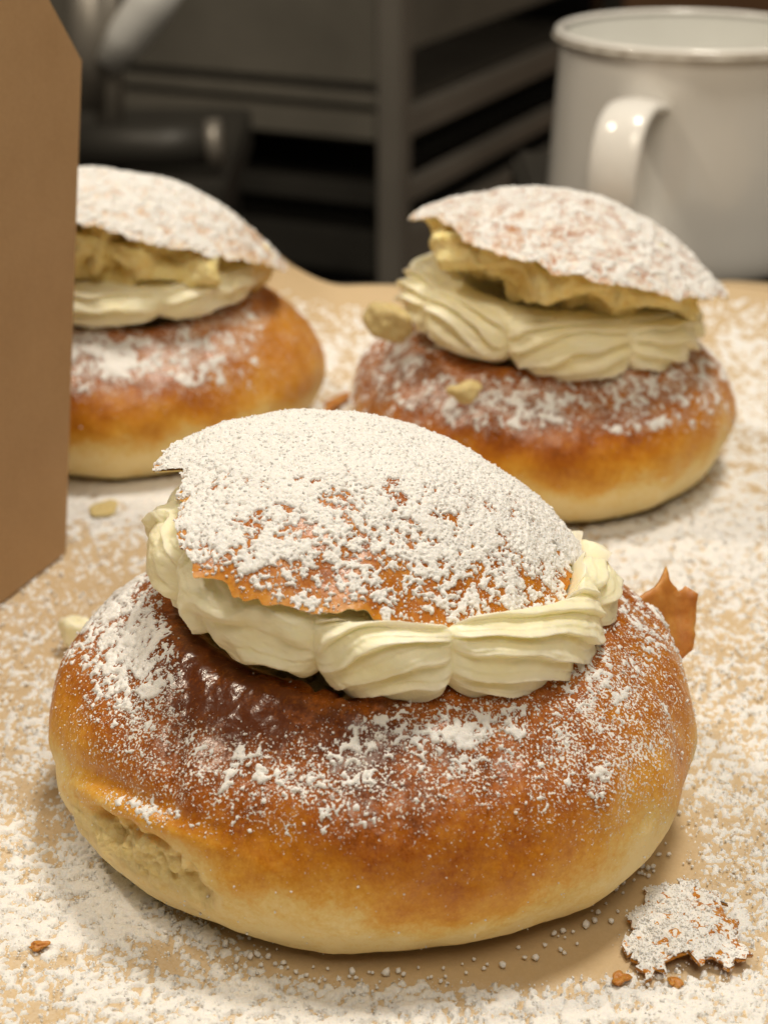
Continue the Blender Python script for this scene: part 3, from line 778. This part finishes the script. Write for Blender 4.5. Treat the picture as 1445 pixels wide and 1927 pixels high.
# ------------------------------------------------------------------ crust flakes and crumbs
def sheet(name, outline, place, thick, mat, jag=0.0006, step=0.0011, parent=None, origin=None, attrs=None):
    pts = []
    n = len(outline)
    for i in range(n):
        a, b = np.array(outline[i]), np.array(outline[(i + 1) % n])
        m = max(2, int(np.linalg.norm(b - a) / 0.0007))
        for t in np.linspace(0, 1, m, endpoint=False):
            p = a + (b - a) * t
            pts.append(p + RNG.normal(0, jag * 0.45, 2) * (t > 0))
    nb = len(pts)
    arr = np.array(pts)
    lo, hi = arr.min(0), arr.max(0)
    poly = arr
    def inside(p):
        x, y = p; c = False; j = nb - 1
        for i in range(nb):
            if (poly[i][1] > y) != (poly[j][1] > y) and x < (poly[j][0] - poly[i][0]) * (y - poly[i][1]) / (poly[j][1] - poly[i][1]) + poly[i][0]: c = not c
            j = i
        return c
    for x in np.arange(lo[0], hi[0], step):
        for y in np.arange(lo[1], hi[1], step):
            p = np.array([x, y]) + RNG.uniform(-0.25, 0.25, 2) * step
            if inside(p) and np.min(np.hypot(*(poly - p).T)) > step * 0.5: pts.append(p)
    vs, es, fs, *_ = delaunay_2d_cdt([Vector(p) for p in pts], [(i, (i + 1) % nb) for i in range(nb)], [], 1, 1e-7)
    V = np.array([place(np.array(v)) for v in vs])
    V = V - (origin if origin is not None else 0)
    o = obj(name, np_mesh(name, V, np.array([f[:] for f in fs])), mat, parent)
    if origin is not None and parent is None: o.location = origin
    s = o.modifiers.new('thickness', 'SOLIDIFY'); s.thickness = thick; s.offset = 0
    me = o.data
    for k, val in (attrs or {}).items():
        a = me.attributes.new(k, 'FLOAT', 'POINT'); a.data.foreach_set('value', np.full(len(me.vertices), val, dtype=np.float32))
    return o, V

# flake of crust standing up behind the front bun's shoulder
YF = B1[1] + 0.012
o0 = on_y(1245, 1160, YF)
fl = [on_y(x, y, YF)[[0, 2]] for x, y in [(1165, 1150), (1190, 1125), (1218, 1116), (1238, 1108), (1252, 1090), (1262, 1116), (1273, 1129), (1287, 1119), (1309, 1128), (1303, 1160), (1299, 1190), (1292, 1214), (1274, 1228), (1250, 1250), (1190, 1240)]]
def flap_place(p):
    q = np.array([p[0] + 0.0007, YF, p[1]])
    dx, dz = p[0] - o0[0], p[1] - o0[2]
    q[1] += 0.0016 * math.sin(dx * 420 + 0.6) + 0.5 * dz + 0.0009 * float(perlin(q[None], 0.004, 77)[0])
    return q
sheet('crust_flake', fl, flap_place, 0.0007, FLAKE, jag=0.0003, parent=bun1, origin=B1)

# curled flake lying on the paper
c0 = on_z(1290, 1735, 0.002)
fo = [on_z(x, y, 0.002)[:2] for x, y in [(1170, 1768), (1192, 1748), (1183, 1712), (1214, 1690), (1225, 1660), (1268, 1662), (1290, 1640), (1322, 1668), (1350, 1670), (1362, 1712), (1392, 1728), (1388, 1762), (1418, 1792), (1384, 1800), (1372, 1822), (1346, 1800), (1318, 1818), (1296, 1796), (1268, 1802), (1254, 1828), (1234, 1816), (1212, 1836), (1198, 1800)]]
def fl_place(p):
    dx, dy = p - c0[:2]
    z = 0.0006 + 0.0014 * math.exp(-((dx - 0.001) / 0.0050) ** 2) * float(sstep(0.010, -0.006, dy)) + 0.0010 * math.exp(-((dx + 0.001) / 0.008) ** 2 - (dy / 0.007) ** 2)
    z += 0.0006 * float(perlin(np.array([[p[0], p[1], 0.3]]), 0.0035, 55)[0])
    return np.array([p[0], p[1], max(z, 0.0004)])
flk, Vf = sheet('crust_flake', fo, fl_place, 0.0004, CRUST, jag=0.0010, origin=np.array([c0[0], c0[1], 0.0]), step=0.0004, attrs={'bake': 0.62, 'dust': 0.7})
tag(flk, 'curled flake of brown crust half buried in sugar on the paper', 'crust flake')
nf = unif(powder_noise(Vf, 91, 0.75), 0.36) - 0.24 - 0.25 * gs(Vf[:, 0], Vf[:, 1], 0.004, 0.001, 0.004, 0.003)
Vp = Vf.copy(); Vp[:, 2] += np.where(nf > 0, 0.00036 + 0.00035 * np.clip(nf, 0, 1) + 0.00028 * perlin(Vf, 0.0009, 92), 0.0001)
Ff = np.array([p.vertices[:] for p in flk.data.polygons])
stuff(obj('powdered_sugar', np_mesh('flake_powder', Vp, Ff[(nf[Ff] > 0).any(1)]), SUGAR, flk))
NF = 1500
idx = RNG.choice(len(Vf), NF, p=np.clip(nf, 0.01, 1) / np.clip(nf, 0.01, 1).sum())
rad = 0.00007 + 0.00040 * RNG.beta(1.0, 6, NF)
Pg = Vp[idx] + RNG.normal(0, 0.0002, (NF, 3)) * np.array([1, 1, 0]) + np.stack([0 * rad, 0 * rad, rad * 0.3], 1)
v, f = grains(Pg, rad)
stuff(obj('sugar_grains', np_mesh('flake_sugar', v, f), SUGAR, flk))

def lump(name, pos, size, mat, seed, label=None, cat=None, parent=None, attrs=None):
    bm = bmesh.new(); bmesh.ops.create_icosphere(bm, subdivisions=4, radius=1)
    V = np.array([v.co[:] for v in bm.verts])
    d = 1 + (0.75 if mat is FLAKE else 0.34) * fbm(V * 0.01 + seed, 0.013 if mat is FLAKE else 0.012, 2, seed) + 0.06 * perlin(V * 0.01 + seed, 0.002, seed + 4)
    V = V * d[:, None] * np.array(size)
    F = np.array([[v.index for v in f.verts] for f in bm.faces]); bm.free()
    V[:, 2] -= V[:, 2].min()
    o = obj(name, np_mesh(name, V, F, attrs={k: np.full(len(V), a) for k, a in (attrs or {}).items()}), mat, parent, pos)
    o.rotation_euler.z = seed * 1.3
    if label: tag(o, label, cat)
    return o
def crumb_at(px, py, size, mat, seed, label, attrs=None):
    p = on_z(px, py, 0); p[2] = 0.0001
    return lump('crumb', p, size, mat, seed, label, 'crumb', None, attrs)
crumb_at(1166, 1852, (0.0014, 0.0010, 0.0006), FLAKE, 3, 'small orange crust crumb on sugar beside the curled flake')
crumb_at(1268, 1856, (0.0011, 0.0007, 0.0004), FLAKE, 4, 'tiny orange crumb lying in sugar, smaller than its neighbour')
crumb_at(75, 1788, (0.0011, 0.0008, 0.0005), FLAKE, 5, 'thin reddish crust crumb in the thick sugar drift')
crumb_at(195, 962, (0.0045, 0.0030, 0.0006), PASTE, 6, 'flat smear of yellow almond paste on sugar beside the kraft box')
crumb_at(148, 1226, (0.0034, 0.0024, 0.0034), CREAM, 7, 'pale yellow dab of cream on the paper behind the front bun')
crumb_at(632, 768, (0.0055, 0.0016, 0.0012), FLAKE, 8, 'dark sliver of crust between the two rear buns', None)
def on_bun(px, py, y, size, seed, parent, B):
    p = on_y(px, py, y)
    return lump('almond_piece', p - B, size, PASTE, seed, None, None, parent)
on_bun(738, 640, 0.366, (0.0060, 0.0046, 0.0042), 21, bun2, B2)
on_bun(874, 757, 0.345, (0.0034, 0.0028, 0.0022), 22, bun2, B2)
# ------------------------------------------------------------------ kraft box
A = on_z(125, 1045); Bp = on_z(0, 1142)
dirn = (Bp - A) / np.linalg.norm(Bp - A)
nrm = np.array([-dirn[1], dirn[0], 0.0])
if nrm[0] < 0: nrm = -nrm
inn = -nrm
lean = 0.0
T = on_plane(155, 112, A, nrm); Ch = on_plane(93, -4, A, nrm)
up2 = Ch + (Ch - T) * 0.35
boxroot = empty('kraft_box', (A[0], A[1], 0), 'brown kraft card box with a chamfered top, left of the buns', 'box')
org = np.array([A[0], A[1], 0.0])
far = 0.105
Lb = 0.11
poly = [A + np.array([0, 0, 0.0004]), A + dirn * Lb + np.array([0, 0, 0.0004]), up2 + dirn * (Lb - 0.035), up2, T]
def slab(name, pts, ext, mat, parent, bev=0.0004):
    bm = bmesh.new()
    a = [bm.verts.new(p - org) for p in pts]; b = [bm.verts.new(p + ext - org) for p in pts]
    n = len(pts)
    bm.faces.new(a); bm.faces.new(b[::-1])
    for i in range(n): bm.faces.new((a[i], b[i], b[(i + 1) % n], a[(i + 1) % n]))
    bmesh.ops.recalc_face_normals(bm, faces=bm.faces)
    bmesh.ops.bevel(bm, geom=list(bm.edges), offset=bev, segments=2, affect='EDGES')
    return bm_obj(name, bm, mat, parent)
slab('side_panel', poly, inn * 0.0012, KRAFT, boxroot, 0.00025)
slab('side_panel', [p + inn * far for p in poly], inn * 0.0012, KRAFT, boxroot, 0.00025)
def wall(name, p, q):
    q1 = q - p; 
    slab(name, [p + inn * 0.0014, q + inn * 0.0014, q + inn * (far - 0.0002), p + inn * (far - 0.0002)], np.array([dirn[0], dirn[1], 0]) * 0.0011, KRAFT, boxroot, 0.0002)
wall('back_panel', poly[0], poly[4]); wall('top_flap', poly[4], poly[3])
wall('front_panel', poly[1], poly[2])

# ------------------------------------------------------------------ enamel mug
YM = 0.580
mc = on_y(1304, 52, YM)
zt = mc[2]; MB = np.array([mc[0], YM, -0.0035])
mug = empty('enamel_mug', MB, 'white enamel mug with a curved handle, behind the buns', 'mug')
ht_ = zt - MB[2]
rb = 0.0500
prof = [(0.0, 0.0005), (0.036, 0.0), (0.0425, 0.0012), (0.0452, 0.005), (0.0450, 0.02), (0.0438, 0.045), (0.0424, ht_ - 0.004), (0.0426, ht_ - 0.002)]
prin = [(0.0412, ht_ - 0.002), (0.0420, 0.03), (0.0425, 0.008), (0.038, 0.003), (0.0, 0.0028)]
def lathe(pr, n=128, k=90):
    q = catmull(pr, k); th = np.linspace(-np.pi, np.pi, n, endpoint=False)
    P = np.stack([q[:, :1] * np.cos(th), q[:, :1] * np.sin(th), q[:, 1:] + 0 * th], -1)
    return P.reshape(-1, 3), grid_faces(k, n, True)
v, f = lathe(prof); obj('body', np_mesh('mug_body', v, f), ENAMEL, mug)
v, f = lathe(prin); obj('interior', np_mesh('mug_interior', v, f), plain('inner_enamel_lit', (0.88, 0.88, 0.84), (0.91, 0.91, 0.88), 0.03, 0.2, 0, 0.0, 0.5), mug)  # interior colour whiter than the body, imitating a brightly lit inner wall
ring = np.linspace(0, 2 * np.pi, 129)[:-1]
Rr, rr_ = 0.0430, 0.0014
t2 = np.linspace(0, 2 * np.pi, 17)[:-1]
P = np.stack([(Rr + rr_ * np.cos(t2)[:, None]) * np.cos(ring), (Rr + rr_ * np.cos(t2)[:, None]) * np.sin(ring), ht_ - 0.001 + rr_ * 0.8 * np.sin(t2)[:, None] + 0 * ring], -1)
P = np.concatenate([P, P[:1]], 0)
rim = obj('rim', np_mesh('mug_rim', P, grid_faces(17, 128, True)), ENAMEL, mug)
P = np.stack([(Rr + 0.0010 + 0.0009 * np.cos(t2)[:, None]) * np.cos(ring), (Rr + 0.0010 + 0.0009 * np.cos(t2)[:, None]) * np.sin(ring), ht_ - 0.0026 + 0.0007 * np.sin(t2)[:, None] + 0 * ring], -1)
P = np.concatenate([P, P[:1]], 0)
obj('rim_edge', np_mesh('mug_rim_edge', P, grid_faces(17, 128, True)), ENAMEL_RIM, rim)
# handle: a flat band looping out towards the viewer's left
hd = np.array([-0.45, -0.893, 0.0]); hd /= np.linalg.norm(hd)
pts = []
for (o_, z_) in [(0.040, 0.0555), (0.050, 0.0580), (0.058, 0.0580), (0.065, 0.0540), (0.0695, 0.046), (0.0712, 0.036), (0.070, 0.026), (0.064, 0.018), (0.054, 0.0140), (0.0430, 0.0135)]:
    pts.append((o_, z_))
hp = catmull(pts, 60)
path = np.stack([hd[0] * hp[:, 0], hd[1] * hp[:, 0], hp[:, 1]], 1)
v, f = tube(path, 0.0078, 28, squash=(1.0, 0.32))
obj('handle', np_mesh('mug_handle', v, f), ENAMEL, mug)

# ------------------------------------------------------------------ steel rack behind
YK = 1.15
K = on_y(742, 200, YK)
def zk(p): return on_y(742, p, YK)[2]
ZF = -0.90
rack = empty('steel_rack', (K[0], YK, ZF), 'dark steel rack with shelves standing behind the buns', 'rack')
ang = math.radians(25)
rack.rotation_euler.z = math.pi - ang          # local x runs along the left face
Lx, Ly = 0.56, 0.45
# local: x along left face, y must run away from the viewer
def rk(name, lo, hi, mat, bev=0.001, parent=None):
    # y is given positive going back; the frame is rotated by about 180 degrees
    lo2 = (lo[0], -hi[1], lo[2] - ZF); hi2 = (hi[0], -lo[1], hi[2] - ZF)
    return bm_obj(name, box_bm(lo2, hi2, bev), mat, parent or rack)
pw = 0.017
for (x, y) in [(0, 0), (Lx, 0), (0, Ly), (Lx, Ly)]:
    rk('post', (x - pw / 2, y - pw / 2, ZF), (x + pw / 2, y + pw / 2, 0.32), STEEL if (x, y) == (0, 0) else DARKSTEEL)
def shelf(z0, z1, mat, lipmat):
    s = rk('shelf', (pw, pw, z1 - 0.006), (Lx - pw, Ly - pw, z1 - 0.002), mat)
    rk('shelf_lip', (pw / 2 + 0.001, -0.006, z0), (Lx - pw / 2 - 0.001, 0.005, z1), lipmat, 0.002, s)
    rk('shelf_lip', (-0.005, pw / 2 + 0.001, z0), (0.006, Ly - pw / 2 - 0.001, z1), STEEL, 0.002, s)  # lighter steel colour stands in for light on the right face
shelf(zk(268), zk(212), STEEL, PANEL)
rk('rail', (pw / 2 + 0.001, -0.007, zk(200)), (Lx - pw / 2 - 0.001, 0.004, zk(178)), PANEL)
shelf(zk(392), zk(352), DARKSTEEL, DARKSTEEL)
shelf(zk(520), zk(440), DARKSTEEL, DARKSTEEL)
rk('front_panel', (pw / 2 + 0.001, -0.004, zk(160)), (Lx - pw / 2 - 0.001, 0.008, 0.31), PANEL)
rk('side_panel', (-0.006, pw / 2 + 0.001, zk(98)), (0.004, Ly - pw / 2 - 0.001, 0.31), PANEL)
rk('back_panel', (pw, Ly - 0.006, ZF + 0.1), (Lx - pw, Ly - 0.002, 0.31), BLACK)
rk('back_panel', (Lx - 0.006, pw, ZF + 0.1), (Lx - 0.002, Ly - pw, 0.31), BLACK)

# grey stand with a slanted arm on a low dark worktop
YS = 0.93
wt = on_y(240, 312, YS)
work = empty('side_worktop', (wt[0] - 0.1, YS + 0.08, ZF), 'dark worktop carrying the grey stand', 'worktop')
Wl = np.array(work.location)
def wk(name, lo, hi, mat, b=0.002): return bm_obj(name, box_bm([lo[i] - Wl[i] for i in range(3)], [hi[i] - Wl[i] for i in range(3)], b), mat, work)
zt_ = wt[2]
wk('top', (wt[0] - 0.30, YS - 0.05, zt_ - 0.025), (wt[0] + 0.055, YS + 0.16, zt_), DARKSTEEL)
for sx in (-0.28, 0.035):
    for sy in (-0.035, 0.145):
        wk('leg', (wt[0] + sx - 0.012, YS + sy - 0.012, ZF), (wt[0] + sx + 0.012, YS + sy + 0.012, zt_ - 0.0252), DARKSTEEL)
sb = on_y(205, 290, YS)
stand = empty('metal_stand', (sb[0], YS, zt_), 'grey metal stand with slanted arm and round barrel behind the box', 'stand')
so = np.array([sb[0], YS, zt_])
def stp(name, pts, rad, mat):
    v, f = tube(np.array([p - so for p in pts]), rad, 24); return obj(name, np_mesh(name, v, f), mat, stand)
stp('column', [so + np.array([0, 0, 0.0]), on_y(207, 150, YS), on_y(202, 60, YS), on_y(196, -60, YS)], 0.0075, STEEL)
stp('arm', [on_y(206, 120, YS - 0.010), on_y(240, 70, YS - 0.012), on_y(280, 15, YS - 0.012), on_y(320, -60, YS - 0.012)], [0.0075, 0.011, 0.012, 0.012], BRIGHT)
stp('strut', [on_y(165, 200, YS - 0.004), on_y(170, 90, YS - 0.004), on_y(168, -60, YS - 0.004)], 0.010, STEEL)
stp('barrel', [on_y(150, 275, YS - 0.022), on_y(300, 275, YS - 0.022), on_y(392, 270, YS - 0.022)], 0.0112, DARKSTEEL)
stp('barrel_cap', [on_y(392, 270, YS - 0.022), on_y(418, 268, YS - 0.022)], 0.0125, STEEL)

# brown wooden cabinet far behind the mug
cb = on_y(1128, 20, 1.9)
cab = empty('wooden_cabinet', (cb[0] + 0.5, 2.1, ZF), 'brown wooden cabinet in the background behind the mug', 'cabinet')
bm = box_bm((-0.5, -0.2, 0), (0.5, 0.2, 1.25), 0.004); bm_obj('carcass', bm, WOOD, cab)
for i in range(2):
    d_ = bm_obj('door', box_bm((-0.49 + i * 0.495, -0.222, 0.06), (-0.003 + i * 0.495, -0.2005, 1.235), 0.003), WOOD, cab)
